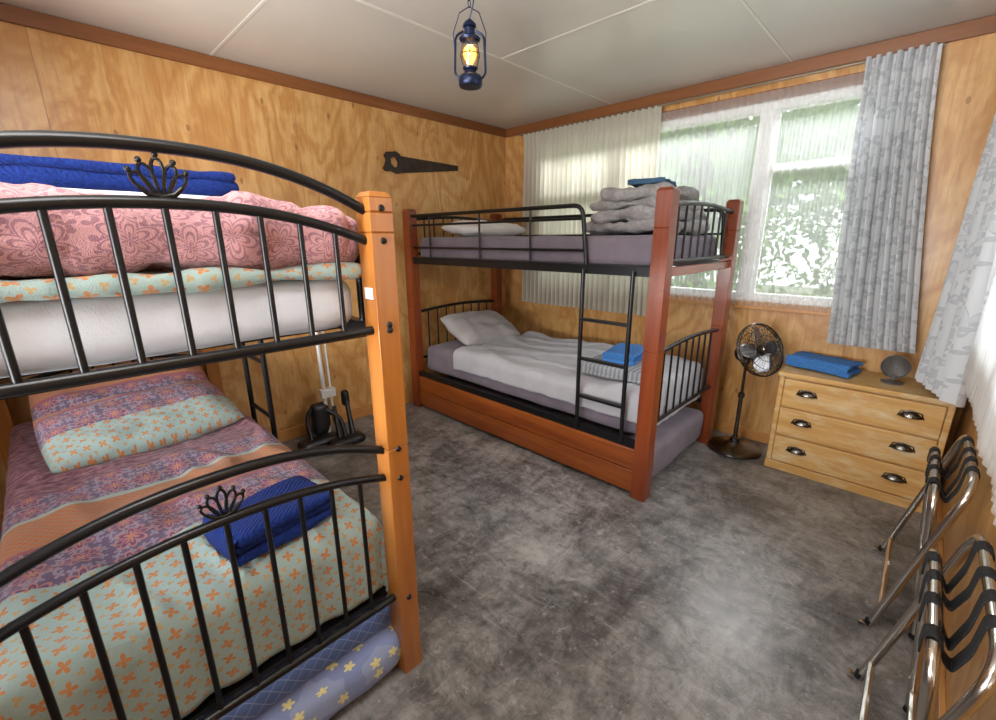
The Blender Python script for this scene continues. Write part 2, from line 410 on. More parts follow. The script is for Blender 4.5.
# ---------------------------------------------------------------- curtains
def curtain(name,t0,t1,b0,b1,zt,zb,folds,amp,mt,nz=28,rod=None,seed=0,solid=0,head=True):
    t0,t1,b0,b1=[Vector((*p,0)) for p in (t0,t1,b0,b1)]
    nx=folds*12;W=(b1-b0).length*1.6
    def fn(u,w):
        a=t0.lerp(t1,u);b_=b0.lerp(b1,u);k=w
        p=a.lerp(b_,k**1.2)
        d=(b1-b0).normalized();nrm=Vector((d.y,-d.x,0))
        ph=u*folds*2*pi+noise.noise(Vector((u*folds*.4,k*1.2,seed)))*1.4
        am=amp*(.45+.55*min(1,k*2.5))*(1+.5*noise.noise(Vector((u*7,seed,k))))
        p=p+nrm*(math.sin(ph)*am)+d*(math.cos(ph*2)*am*.15)
        z=zt+(zb-zt)*w+.006*math.sin(ph)*(1 if w>.98 else 0)
        return Vector((p.x,p.y,z)),(u*W,w*(zt-zb))
    r=root(name,((b0.x+b1.x)/2,(b0.y+b1.y)/2,zb))
    ob('cloth',G().grid(nx,nz,fn),mt,r,solid=solid)
    if head:
        g=G();d=(t1-t0)
        for i in range(folds):
            p=t0+d*((i+.25)/folds);nn=Vector((d.y,-d.x,0)).normalized()
            q=p+nn*amp*.5
            g.tube([(q.x,q.y,zt-.09),(q.x,q.y,zt-.045),(q.x,q.y,zt+.002)],[.004,.009,.012],6)
        ob('pleat_tape',g,mt,r)
    return r
yc=.0
curtain('lined_curtain',(.27,yc),(1.56,yc),(.27,yc),(1.6,yc),2.335,.82,26,.022,lining_m,seed=1)
curtain('net_curtain',(1.5,yc+.045),(2.88,yc+.045),(1.5,yc+.045),(2.88,yc+.045),2.3,.97,32,.011,sheer_m,seed=2,head=False)
curtain('leaf_print_curtain',(2.70,yc-.02),(2.99,yc-.02),(2.77,yc-.04),(3.17,yc-.03),2.345,.80,7,.032,curt_m,seed=3)
curtain('leaf_print_curtain',(3.26,-.12),(3.33,-.62),(3.22,-.16),(3.34,-.58),2.3,.69,7,.035,curt_m,seed=4)
curtain('net_curtain',(3.375,-.7),(3.375,-2.15),(3.35,-.64),(3.36,-2.15),2.28,.84,26,.018,sheer_m,seed=5,head=False)
g=G().tube([(.2,yc+.02,2.345),(3.0,yc+.02,2.345)],.008)
for x in (.22,1.5,2.98): g.tube([(x,yc+.02,2.345),(x,YB,2.345)],.006)
ob('curtain_rail',g,simple('bronze_rail',C('8a7a66'),.4,.5))
g=G().tube([(3.33,-.05,2.31),(3.33,-2.3,2.31)],.009)
for y in (-.06,-1.2,-2.28): g.tube([(3.33,y,2.31),(XR,y,2.31)],.006)
ob('curtain_rail',g,white_paint)
# ---------------------------------------------------------------- soft goods helpers
def pillow(g,c,sx,sy,h,M,mi=0,seed=0,n=30):
    for sg in (1,-1):
        def fn(u,v):
            a,b_=2*u-1,2*v-1
            e=(max(0,1-abs(a)**2.6)*max(0,1-abs(b_)**2.6))**.42
            pin=1-.06*(abs(a)**2)*(abs(b_)**2)-.035*(1-abs(a)**2)*abs(b_)**4-.0
            z=sg*h/2*e+noise.noise(Vector((a*2.2+seed,b_*2.2,sg)))*h*.16*e
            z+=.010*noise.noise(Vector((a*6+seed,b_*6,sg*3)))*e
            q=Vector((a*sx/2*pin,b_*sy/2*pin,z))
            return M@q+Vector(c),(a*sx/2,b_*sy/2)
        k=G().grid(n,n,fn)
        if sg<0: k.f=[f[::-1] for f in k.f];k.uv={i:u[::-1] for i,u in k.uv.items()}
        off=len(g.f);o=len(g.v);g.v+=k.v
        for i,f in enumerate(k.f):
            g.uv[len(g.f)]=k.uv[i];g.f.append([q+o for q in f]);g.m.append(mi)
def sheet(g,x0,x1,y0,y1,z,dx0,dx1,dy0,dy1,r=.05,amp=.012,wave=.012,n=(90,50),seed=0,mi=0,zf=None,wr=1.0):
    """cover lying on a mattress with draped edges"""
    L=x1-x0+dx0+dx1;Wd=y1-y0+dy0+dy1
    def fold(s,a,b_):
        if s>b_-r:
            e=s-(b_-r)
            if e<r*pi/2: return b_-r+r*math.sin(e/r),r*(1-math.cos(e/r)),1
            return b_,r+e-r*pi/2,1
        if s<a+r:
            e=(a+r)-s
            if e<r*pi/2: return a+r-r*math.sin(e/r),r*(1-math.cos(e/r)),-1
            return a,r+e-r*pi/2,-1
        return s,0,0
    def fn(u,v):
        s=x0-dx0+L*u;t=y0-dy0+Wd*v
        X,d1,k1=fold(s,x0,x1);Y,d2,k2=fold(t,y0,y1)
        d=max(d1,d2)+.15*min(d1,d2)
        zz=z-d+noise.noise(Vector((s*4+seed,t*4,seed)))*amp*(1 if d<.03 else .3)+noise.noise(Vector((s*10+seed,t*10,seed)))*amp*.3
        q=noise.noise(Vector((s*1.7+t*1.1+seed,t*4.5-s*2,seed*2)));e=max(0,1-abs(q)*5)
        zz+=wr*.014*e*e*(3-2*e)*(1 if d<.03 else .2)
        if zf and d<.02: zz+=zf(X,Y)
        hang=min(1,max(0,(d-.03)/.1))
        w=(math.sin(t*38+seed+noise.noise(Vector((t*5,seed,0)))*3) if d1>=d2 else math.sin(s*34+seed+noise.noise(Vector((s*5,seed,1)))*3))*wave*hang
        if d1>=d2 and d1>0: X+=k1*w
        elif d2>0: Y+=k2*w
        return Vector((X,Y,zz)),(s,t)
    g.grid(n[0],n[1],fn,mi)
RX=lambda a:Matrix.Rotation(math.radians(a),4,'X')
RY=lambda a:Matrix.Rotation(math.radians(a),4,'Y')
RZ=lambda a:Matrix.Rotation(math.radians(a),4,'Z')
def folded_towel(name,c,sx,sy,layers,th,mt,rz=0,parent=None,n=14):
    """folded stack of cloth; c = centre of underside"""
    g=G();M=RZ(rz)
    for i in range(layers):
        w=sx*(1-.03*(i%2)-.01*i)
        g.soft(Vector(c)+Vector((0.004*(-1)**i,0.003*(i%3-1),th*(i+.5)+.003)),(w,sy*(1-.02*i),th*1.06),th*.5,n,.008,9,0,M,seed=i+c[0]*5)
    R=th*layers/2
    def fn(u,v):
        a=-pi/2+pi*v
        q=Vector((sx*(u-.5)*.97,-sy/2+.01-R*.35*math.cos(a),R+.003+R*.97*math.sin(a)))
        q.y+=noise.noise(Vector((u*4,v*2,c[1])))*.004
        return M@q+Vector(c),(u*sx,v*th)
    g.grid(24,8,fn)
    return ob(name,g,mt,parent)
# ---------------------------------------------------------------- crown ornament
def crown(g,y,z,x):
    def loop(c,a,w,h):
        pts=[]
        for i in range(17):
            t=2*pi*i/16
            lz=h*(1-math.cos(t))/2;lx=w*math.sin(t)*(.45+.6*math.sin(t/2)**2)
            pts.append((x,c+lx*math.cos(a)+lz*math.sin(a),z+.008+lz*math.cos(a)-lx*math.sin(a)))
        g.tube(pts[:-1],.0032,6,closed=True)
    for k,(a,h) in enumerate([(-.66,.046),(-.33,.056),(0,.064),(.33,.056),(.66,.046)]):
        loop(y+.006*(k-2),a,.0115,h)
        e=Vector((x,y+.006*(k-2)+math.sin(a)*(h+.006),z+.008+math.cos(a)*(h+.006)))
        g.lathe([(0,-.006),(.004,-.004),(.0055,0),(.004,.004),(0,.006)],Matrix.Translation(e),10)
    g.tube([(x,y-.034,z+.022),(x,y-.02,z+.009),(x,y,z+.004),(x,y+.02,z+.009),(x,y+.034,z+.022)],.005,8)
def end_frame(g,x,y0,y1,za,zb,zc,rise,n=9,cr=True):
    ym=(y0+y1)/2;hw=(y1-y0)/2
    def az(y,z0,rs): 
        t=(y-ym)/hw;return z0+rs*(1-abs(t)**2.2)
    A=[(x,y0+(y1-y0)*i/24,az(y0+(y1-y0)*i/24,za,rise)) for i in range(25)]
    B=[(x,y0+(y1-y0)*i/24,az(y0+(y1-y0)*i/24,zb,rise*.75)) for i in range(25)]
    g.tube(A,.0125,10);g.tube(B,.0115,10);g.tube([(x,y0,zc),(x,y1,zc)],.0125,10)
    for i in range(1,n+1):
        y=y0+(y1-y0)*i/(n+1)
        g.tube([(x,y,zc),(x,y,az(y,zb,rise*.75))],.0068,8)
    if cr: crown(g,ym,az(ym,zb,rise*.75)+.006,x)
def post(g,x,y,h,w,mi=0,joints=()):
    a=w/2;z=0.0;segs=[0]+list(joints)+[h-.012]
    for i in range(len(segs)-1):
        g.box((x-a,y-a,segs[i]+(.0015 if i else 0)),(x+a,y+a,segs[i+1]-.0015),mi)
        if i: g.box((x-a+.003,y-a+.003,segs[i]-.002),(x+a-.003,y+a-.003,segs[i]+.002),mi)
    b_=a*.72
    v=[(x-a,y-a,h-.013),(x+a,y-a,h-.013),(x+a,y+a,h-.013),(x-a,y+a,h-.013),(x-b_,y-b_,h),(x+b_,y-b_,h),(x+b_,y+b_,h),(x-b_,y+b_,h)]
    g.add(v,[(0,1,5,4),(1,2,6,5),(2,3,7,6),(3,0,4,7),(4,5,6,7)],mi)
# ================================================================= LEFT BUNK BED
lx0,lx1,ly0,ly1=.07,2.085,-3.585,-2.693
lm_=(ly0+ly1)/2
LB=root('bunk_bed',((lx0+lx1)/2,lm_,0))
g=G()
for x in (lx0,lx1):
    for y in (ly0,ly1): post(g,x,y,1.54,.068,joints=(.835,1.44,1.49))
ob('posts',g,hpine[2],LB,smooth=False,bevel=.004)
g=G();a=.03
for x in (lx0,lx1):
    end_frame(g,x,ly0+a,ly1-a,1.495,1.42,1.185,.095)
    end_frame(g,x,ly0+a,ly1-a,.825,.735,.30,.09)
for y in (ly0,ly1):
    for z in (1.175,.29):
        g.box((lx0+a,y-.016,z-.02),(lx1-a,y+.016,z+.02))
for y in (ly0,ly1):
    g.tube(rpoly([(1.98,y,1.19),(1.98,y,1.47),(1.05,y,1.47),(1.05,y,1.19)],.06),.0115,10)
    g.tube([(1.05,y,1.34),(1.98,y,1.34)],.008,8)
    for i in range(1,6):
        x=1.05+.155*i;g.tube([(x,y,1.19),(x,y,1.47)],.0065,8)
for x in (.66,.95): g.tube(rpoly([(x,ly1+.03,.01),(x,ly1+.03,1.5),(x,ly1-.02,1.5),(x,ly1-.02,1.17)],.03),.0125,10)
for z in (.3,.58,.86,1.14): g.tube([(.66,ly1+.03,z),(.95,ly1+.03,z)],.0105,8)
for i in range(12):
    for z in (1.165,.28): g.box((lx0+.1+i*.165,ly0+.02,z-.006),(lx0+.15+i*.165,ly1-.02,z+.006))
ob('metal_frame',g,black,LB,ang=50)
g=G()
for z in (1.5,1.42,1.185,1.2,.83,.735,.30):
    g.lathe([(0,.007),(.007,.005),(.009,0)],Matrix.Translation((lx1+.034,ly1,z))@RY(90),12)
ob('bolts',g,black,LB)
ob('safety_label',G().box((lx1-.02,ly1-.0355,1.27),(lx1+.02,ly1-.034,1.30)),white_sheet,LB,smooth=False)
mw=.83
g=G().soft((1.07,lm_,1.255),(1.9,mw,.14),.05,20,.006,4);ob('upper_mattress',g,white_sheet,LB,weld=True)
g=G()
g.soft((1.63,lm_,1.341),(.84,mw+.02,.038),.018,40,.012,7,1,seed=3)
g.soft((1.615,lm_+.005,1.428),(.87,mw+.03,.165),.07,54,.034,5,0,seed=5,seam=.012)
g.soft((.62,lm_,1.35),(.95,mw,.06),.03,20,.012,5,0,seed=8)
ob('pink_duvet',g,[pink,teal],LB,weld=True)
g=G().soft((1.06,lm_,.43),(1.9,mw,.24),.05,20,.006,4);ob('lower_mattress',g,white_sheet,LB,weld=True)
g=G();sheet(g,.12,2.03,lm_-.425,-2.715,.575,0,.24,.05,.23,r=.06,amp=.02,wave=.008,n=(150,80),seed=2);ob('boho_duvet',g,banded,LB,solid=.012)
g=G();g.soft((1.07,lm_+.01,.20),(1.97,.86,.10),.045,22,.006,4,0);ob('trundle_mattress',g,quilt,LB,weld=True)
g=G();g.soft((1.09,lm_+.01,.085),(2.03,.87,.16),.06,22,.012,4,0);ob('trundle_mattress_base',g,star,LB,weld=True)
g=G();pillow(g,(.42,-3.13,.69),.45,.70,.14,RY(26),seed=4);ob('pillow_behind',g,banded_p2,LB,weld=True)
g=G();pillow(g,(.74,-3.12,.652),.46,.70,.14,RY(12)@RZ(4),seed=1);ob('pillow_front',g,banded_p,LB,weld=True)
folded_towel('bath_towel',(1.87,-2.98,.590),.2,.30,3,.027,navy,rz=8)
g=G().soft((1.60,-3.14,1.527),(.3,.46,.02),.01,12,.003,8);ob('folded_hand_towel',g,white_sheet)
g=G()
g.soft((1.55,-3.12,1.571),(.16,.53,.05),.025,18,.008,9,0,seed=2);g.soft((1.57,-3.125,1.600),(.13,.51,.025),.0125,18,.006,9,0,seed=3)
ob('bath_towel',g,navy)
# ================================================================= RIGHT BUNK BED
bx0,bx1,by0,by1=.098,2.194,-1.187,-.20
RB=root('bunk_bed',((bx0+bx1)/2,(by0+by1)/2,0))
g=G()
for x in (bx0,bx1):
    for y in (by0,by1): post(g,x,y,1.655,.08,joints=(.86,1.47))
ob('posts',g,mahog[2],RB,smooth=False,bevel=.005)
g=G()
g.box((bx0+.04,by0-.022,.02),(bx1-.04,by0+.006,.155));g.box((bx0+.04,by0-.02,.16),(bx1-.04,by0+.004,.285))
ob('trundle_front',g,mahog[0],RB,smooth=False,bevel=.005)
g=G()
for x in (bx0,bx1):
    g.box((x-.018,by0+.04,1.235),(x+.018,by1-.04,1.28))
ob('end_rails',g,mahog[1],RB,smooth=False,bevel=.004)
g=G()
for y in (by0,by1):
    g.box((bx0+.04,y-.015,1.235),(bx1-.04,y+.015,1.285))
    g.box((bx0+.04,y-.015,.29),(bx1-.04,y+.015,.33))
y=by0
g.tube(rpoly([(bx0+.04,y,1.6),(1.72,y,1.6),(1.76,y,1.28)],.06),.0125,10)
g.tube([(bx0+.04,y,1.53),(1.735,y,1.53)],.008,8);g.tube([(bx0+.04,y,1.36),(1.75,y,1.36)],.008,8)
for x in (.35,.9,1.35): g.tube([(x,y,1.28),(x,y,1.6)],.007,8)
g.tube(rpoly([(bx0+.04,by1,1.28),(bx0+.06,by1,1.6),(bx1-.06,by1,1.6),(bx1-.04,by1,1.28)],.06),.0125,10)
g.tube([(bx0+.04,by1,1.45),(bx1-.04,by1,1.45)],.008,8)
for x in (1.76,2.06): g.tube([(x,y-.02,.3),(x,y-.025,.6),(x,y-.025,1.26)],.0125,10)
for z in (.52,.75,.98): g.box((1.76,y-.04,z-.008),(2.06,y-.012,z+.008))
for x in (bx0,bx1):
    for (zt,zb) in ((1.58,1.31),(.83,.43)):
        ya,yb=by0+.04,by1-.04
        pts=[(x,ya+(yb-ya)*i/14,zt+.025*math.sin(pi*i/14)) for i in range(15)]
        g.tube(pts,.0125,10);g.tube([(x,ya,zb),(x,yb,zb)],.0115,10)
        for i in range(1,9):
            q=ya+(yb-ya)*i/9;g.tube([(x,q,zb),(x,q,zt+.025*math.sin(pi*i/9))],.0065,8)
ob('metal_frame',g,black,RB,ang=50)
ymid=(by0+by1)/2
g=G().soft(((bx0+bx1)/2,ymid,1.36),(1.98,.93,.16),.04,22,.006,4);ob('upper_mattress',g,purple,RB,weld=True)
g=G().soft(((bx0+bx1)/2,ymid,.44),(1.98,.90,.22),.05,22,.006,4);ob('lower_mattress',g,purple,RB,weld=True)
g=G().soft(((bx0+bx1)/2+.05,ymid,.15),(2.0,.9,.22),.05,20,.01,4);ob('trundle_mattress',g,purple,RB,weld=True)
g=G();sheet(g,.55,2.135,by0+.022,by1-.022,.585,0,.22,.13,.13,r=.06,amp=.022,wave=.003,n=(150,90),seed=6,wr=1.0);ob('grey_duvet',g,grey_duvet,RB,solid=.012)
g=G();pillow(g,(.42,-.72,.68),.44,.66,.16,RY(24)@RZ(-4),seed=9);ob('pillow',g,grey_pillow,RB,weld=True)
g=G();pillow(g,(.46,-.7,1.50),.44,.66,.13,RY(4)@RZ(6),seed=12);ob('pillow_upper',g,offwhite,RB,weld=True)
g=G()
for i,(dz,w,d,ox) in enumerate([(.055,.5,.72,0),(.055,.46,.74,.01),(.05,.45,.66,-.02),(.045,.38,.7,.02)]):
    g.soft((1.86+ox,-.66,1.458+.03+.059*i),(w,d,.07),.034,30,.036,6,0,RZ(5*(i%2)),seed=20+i,seam=.008)
ob('folded_blankets',g,taupe)
folded_towel('hand_towel',(1.86,-.66,1.722),.22,.3,2,.015,tealt,rz=10)
folded_towel('waffle_blanket',(1.86,-.88,.607),.4,.34,3,.022,knit,rz=5)
folded_towel('bath_towel',(1.84,-.80,.68),.2,.34,3,.02,blue,rz=12)
# ================================================================= DRESSER
m,nt,b=newmat('whitewashed_pine');v=OC(nt)
n1=NO(nt,MAP(nt,v,(1.5,20,26)),1,5,.6,.6);n2=NO(nt,MAP(nt,v,(3,3,9)),1.2,4,.7)
c=RAMP(nt,n1,[(.3,C('b98846')),(.55,C('c99c5c')),(.75,C('d6b074'))])
c=MIX(nt,MA(nt,'MULTIPLY',RAMP(nt,n2,[(.48,W0),(.7,W1)]),.6),c,C('dccfac'))
setp(nt,b,c,.5,0,.4,n1,.1,.003);wpine=m
dx0,dx1,dy0,dy1,dh=2.60,3.375,-.30,.06,.64
DR=root('chest_of_drawers',((dx0+dx1)/2,(dy0+dy1)/2,0))
g=G().box((dx0+.012,dy0+.02,0),(dx1-.012,dy1,dh-.025))
g.box((dx0,dy0-.012,dh-.025),(dx1,dy1,dh))
g.box((dx0+.004,dy0+.004,.0),(dx1-.004,dy0+.03,.055))
g.box((dx0+.008,dy0+.006,.055),(dx0+.035,dy0+.03,dh-.025));g.box((dx1-.035,dy0+.006,.055),(dx1-.008,dy0+.03,dh-.025))
ob('carcass',g,wpine,DR,smooth=False,bevel=.004)
g=G();zs=[(.062,.232),(.242,.417),(.427,.602)]
for z0,z1 in zs: g.box((dx0+.037,dy0-.002,z0),(dx1-.037,dy0+.022,z1))
ob('drawer_fronts',g,wpine,DR,smooth=False,bevel=.006)
g=G()
for z0,z1 in zs:
    for x in (dx0+.16,dx1-.16):
        zc=(z0+z1)/2+.012
        nu,nv=14,7;vs=[]
        for j in range(nv+1):
            for i in range(nu+1):
                a=pi*i/nu;e=pi/2*j/nv
                vs.append((x+.045*math.cos(a)*math.cos(e),dy0-.002-.024*math.sin(e) ,zc-.012+.03*math.sin(a)*math.cos(e)))
        fs=[(j*(nu+1)+i,j*(nu+1)+i+1,(j+1)*(nu+1)+i+1,(j+1)*(nu+1)+i) for j in range(nv) for i in range(nu)]
        g.add(vs,fs)
        g.tube([(x-.051,dy0-.004,zc-.012),(x-.04,dy0-.005,zc+.016),(x,dy0-.005,zc+.024),(x+.04,dy0-.005,zc+.016),(x+.051,dy0-.004,zc-.012)],.003,6)
ob('cup_pulls',g,simple('aged_nickel',C('6a6661'),.25,1,.1),DR,solid=.002)
folded_towel('bath_towel',(2.78,-.10,.647),.34,.19,3,.022,blue,rz=-14)
DF=root('desk_fan',(3.11,-.13,.64))
g=G();g.lathe([(0,0),(.05,0),(.052,.008),(.03,.014),(.01,.02),(.008,.05)],Matrix.Translation((3.11,-.13,.64)),20)
M=Matrix.Translation((3.11,-.15,.735))@RX(90)
for k in range(6): g.tube([M@p for p in arc((0,0,.012*(1-k/6)),.012+.010*k,0,2*pi*23/24,23,(0,1))],.0016,5,closed=True)
for k in range(16):
    a=2*pi*k/16;g.tube([M@Vector((.01*math.cos(a),.01*math.sin(a),.012)),M@Vector((.062*math.cos(a),.062*math.sin(a),0))],.0013,4)
g.lathe([(.062,0),(.064,-.01),(.062,-.03),(.02,-.045),(0,-.045)],M,24)
ob('body',g,simple('grey_plastic',C('66625e'),.4,.2),DF)
# ================================================================= PEDESTAL FAN
fx,fy=2.385,-.175
FN=root('pedestal_fan',(fx,fy,0));gun=simple('gunmetal',C('6e6b68'),.2,1,.05)
g=G();T=Matrix.Translation
g.lathe([(0,0),(.165,0),(.172,.006),(.17,.016),(.15,.026),(.09,.04),(.045,.05),(.032,.062),(.03,.085),(.018,.09),(.016,.1)],T((fx,fy,0)),40)
g.tube([(fx,fy,.08),(fx,fy,.4)],.0135,12);g.lathe([(.014,0),(.021,.004),(.021,.03),(.014,.036)],T((fx,fy,.38)),16)
g.tube([(fx,fy,.4),(fx,fy,.62)],.0095,12);g.lathe([(0,-.01),(.02,-.008),(.022,.02),(.016,.045),(0,.05)],T((fx,fy,.62)),16)
ob('stand',g,gun,FN)
hd=Vector((.72,-.42,.36)).normalized();q=hd.to_track_quat('Z','Y').to_matrix().to_4x4()
hc=Vector((fx+.04,fy-.02,.715));M=T(hc)@q
g=G();g.lathe([(0,-.13),(.03,-.128),(.05,-.115),(.055,-.08),(.055,-.02),(.03,0),(.012,.01),(.012,.045),(.03,.05),(.028,.065),(0,.07)],M,28)
g.tube([Vector((fx,fy,.65)),hc-hd*.05],.014,10)
ob('motor',g,simple('black_motor',C('1d1c1d'),.3,.4),FN)
g=G();Rg=.172
def ringp(r,z): return [M@Vector((r*math.cos(2*pi*i/40),r*math.sin(2*pi*i/40),z)) for i in range(40)]
for r,z in ((Rg,.05),(Rg*.985,.062),(Rg*.985,.038)): g.tube(ringp(r,z),.0035,6,closed=True)
for r,z in ((.13,.085),(.085,.097),(.045,.102),(.12,.005),(.07,-.01)): g.tube(ringp(r,z),.0022,5,closed=True)
for k in range(36):
    a=2*pi*k/36;c_,s_=math.cos(a),math.sin(a)
    g.tube([M@Vector((r*c_,r*s_,z)) for r,z in ((.03,.104),(.085,.097),(.13,.085),(.160,.066),(Rg,.05),(.155,.022),(.12,.005),(.06,-.012))],.0015,4)
g.lathe([(0,.108),(.03,.107),(.034,.102)],M,20)
ob('grille',g,gun,FN)
g=G()
for k in range(4):
    B=M@RZ(90*k)
    def fn(u,v):
        r=.03+.12*u;w=(.03+.075*math.sin(pi*min(1,u*.75+.15)))*(v-.5)
        return B@Vector((r,w,.045+w*.45)),(u,v)
    g.grid(10,6,fn)
ob('blades',g,simple('brushed_steel_blade',C('9d9da0'),.3,.9),FN,solid=.0015)
# ================================================================= LUGGAGE RACKS
def rack(yc,h=.66,w=.56,xf=3.225,xt=3.375):
    r=root('luggage_rack',(3.3,yc,0))
    y0,y1=yc-w/2,yc+w/2;g=G();R=.0125
    def P(t,x0,x1,y): return Vector((x0+(x1-x0)*t,y,R+(h-R)*t))
    g.tube(rpoly([P(1,xf,xt,(y0+y1)/2),P(1,xf,xt,y0),P(0,xf,xt,y0)],.09,8)+[Vector(P(0,xf,xt,y0))+Vector((-.03,.0,.0))],R,10)
    g.tube(rpoly([P(1,xf,xt,(y0+y1)/2),P(1,xf,xt,y1),P(0,xf,xt,y1)],.09,8)+[Vector(P(0,xf,xt,y1))+Vector((-.03,.0,.0))],R,10)
    g.tube([P(.12,xf,xt,y0),P(.12,xf,xt,y1)],R*.8,8)
    a0,a1=xf+.125,xf+.065;i0,i1=y0+.035,y1-.035
    g.tube(rpoly([P(.90,a0,a1,(y0+y1)/2),P(.90,a0,a1,i0),P(0,a0,a1,i0)],.09,8),R,10)
    g.tube(rpoly([P(.90,a0,a1,(y0+y1)/2),P(.90,a0,a1,i1),P(0,a0,a1,i1)],.09,8),R,10)
    g.tube([P(.12,a0,a1,i0),P(.12,a0,a1,i1)],R*.8,8)
    ob('tubes',g,chrome,r)
    g=G()
    for (x0,x1,y) in ((xf,xt,y0),(xf,xt,y1),(a0,a1,i0),(a0,a1,i1)):
        p=P(0,x0,x1,y);g.tube([p+Vector((-.005,0,.0)),p+Vector((.0,0,.02))],.0135,10)
    ob('feet',g,black,r)
    g=G();A=P(1,xf,xt,0);B=P(.90,a0,a1,0)
    for k in range(4):
        y=y0+.12+(w-.24)*k/3
        mid=(A+B)/2
        prof=[(A.x+.0145,A.z-.03),(A.x+.0155,A.z+.006),(A.x,A.z+.016),(A.x-.0145,A.z+.004),(A.x-.02,A.z-.07),(mid.x,A.z-.13-.02*(k%2)),(B.x+.02,B.z-.04),(B.x+.0145,B.z+.0),(B.x,B.z+.0165),(B.x-.0155,B.z+.004),(B.x-.0155,B.z-.045-.01*(k%3))]
        pp=rpoly([(p[0],0,p[1]) for p in prof],.012,3)
        def fn(u,v):
            i=min(len(pp)-1,int(round(u*(len(pp)-1))));p=pp[i]
            return Vector((p.x,y+(v-.5)*.042+.012*math.sin(u*6+k*2),p.z)),(u,v)
        g.grid(len(pp)-1,3,fn)
    ob('straps',g,simple('black_webbing',C('17171a'),.8,0),r,solid=.003)
rack(-1.12);rack(-1.97)
# ================================================================= LANTERN
lx,ly,lz,ls=1.66,-1.95,2.022,.96
LN=root('hanging_lantern',(lx,ly,lz));nb=simple('navy_enamel',C('1a2540'),.3,.6,.1);L=T((lx,ly,lz))
def lscale(g):
    g.v=[(lx+(p[0]-lx)*ls*.9,ly+(p[1]-ly)*ls*.9,lz+(p[2]-lz)*ls) for p in g.v];return g
g=G()
g.lathe([(0,0),(.05,0),(.056,.006),(.057,.03),(.05,.042),(.03,.05),(.026,.062),(.034,.066),(.036,.072),(.022,.078),(.0,.078)],L,28)
g.lathe([(.034,.165),(.046,.17),(.05,.178),(.04,.186),(.026,.19),(.024,.215),(.032,.22),(.03,.23),(.012,.245),(.004,.25),(0,.25)],L,28)
for s_ in (-1,1):
    d=Vector((.72,.69,0))*s_
    g.tube(rpoly([Vector((lx,ly,lz+.03))+d*.05,Vector((lx,ly,lz+.05))+d*.072,Vector((lx,ly,lz+.19))+d*.066,Vector((lx,ly,lz+.205))+d*.028],.03),.0055,8)
    g.tube([Vector((lx,ly,lz+.12))+d*.070,Vector((lx,ly,lz+.2))+d*.075,Vector((lx,ly,lz+.27))+d*.045,Vector((lx,ly,lz+.292))],.0022,6)
for k in range(4):
    a=pi/4+k*pi/2;g.tube([(lx+.03*math.cos(a),ly+.03*math.sin(a),lz+.07),(lx+.044*math.cos(a),ly+.044*math.sin(a),lz+.115),(lx+.034*math.cos(a),ly+.034*math.sin(a),lz+.17)],.0018,5)
g.tube([(lx+.045*math.cos(2*pi*i/24),ly+.045*math.sin(2*pi*i/24),lz+.12) for i in range(24)],.0018,5,closed=True)
ob('frame',lscale(g),nb,LN)
g=G();z=lz+.292*ls;k=0
while z<H-.02:
    pl=(0,2) if k%2 else (1,2)
    pts=[]
    for i in range(12):
        a=2*pi*i/12;p=[lx,ly,z+.011];p[pl[0]]+=.0065*math.cos(a);p[2]+=.014*math.sin(a);pts.append(p)
    g.tube(pts,.0019,5,closed=True);z+=.022;k+=1
g.lathe([(0,H-.02),(.03,H-.018),(.04,H-.002),(.04,H)],T((lx,ly,0)),20)
g.tube(rpoly([(lx+.01,ly,H-.03),(lx+.03,ly+.01,lz+.36),(lx+.02,ly,lz+.27),(lx,ly,lz+.25*ls)],.03),.0025,6)
ob('chain',g,nb,LN)
g=G().lathe([(.03,.078),(.038,.1),(.041,.12),(.038,.145),(.03,.168)],L,28)
m,nt,b=newmat('lantern_glass');nt.nodes.remove(b)
tr=N(nt,'BsdfTransparent',None,Color=(1,.88,.66,1));gl=N(nt,'BsdfGlossy',None,Roughness=.05)
mx=N(nt,'MixShader',None,i0=.12,i1=tr.outputs[0],i2=gl.outputs[0]);nt.links.new(mx.outputs[0],nt.nodes['Material Output'].inputs[0])
ob('globe',lscale(g),m,LN)
g=G().lathe([(0,.08),(.012,.082),(.018,.095),(.029,.11),(.033,.125),(.028,.142),(.012,.154),(0,.156)],L,20)
m,nt,b=newmat('bulb_glow');b.inputs['Base Color'].default_value=C('ffb84d')
lw=N(nt,'LayerWeight',None,Blend=.5)
nt.links.new(RAMP(nt,lw.outputs['Facing'],[(0,C('ffd890')),(.7,C('f0962c'))]),b.inputs['Emission Color']);b.inputs['Emission Strength'].default_value=2.4
ob('bulb',lscale(g),m,LN)
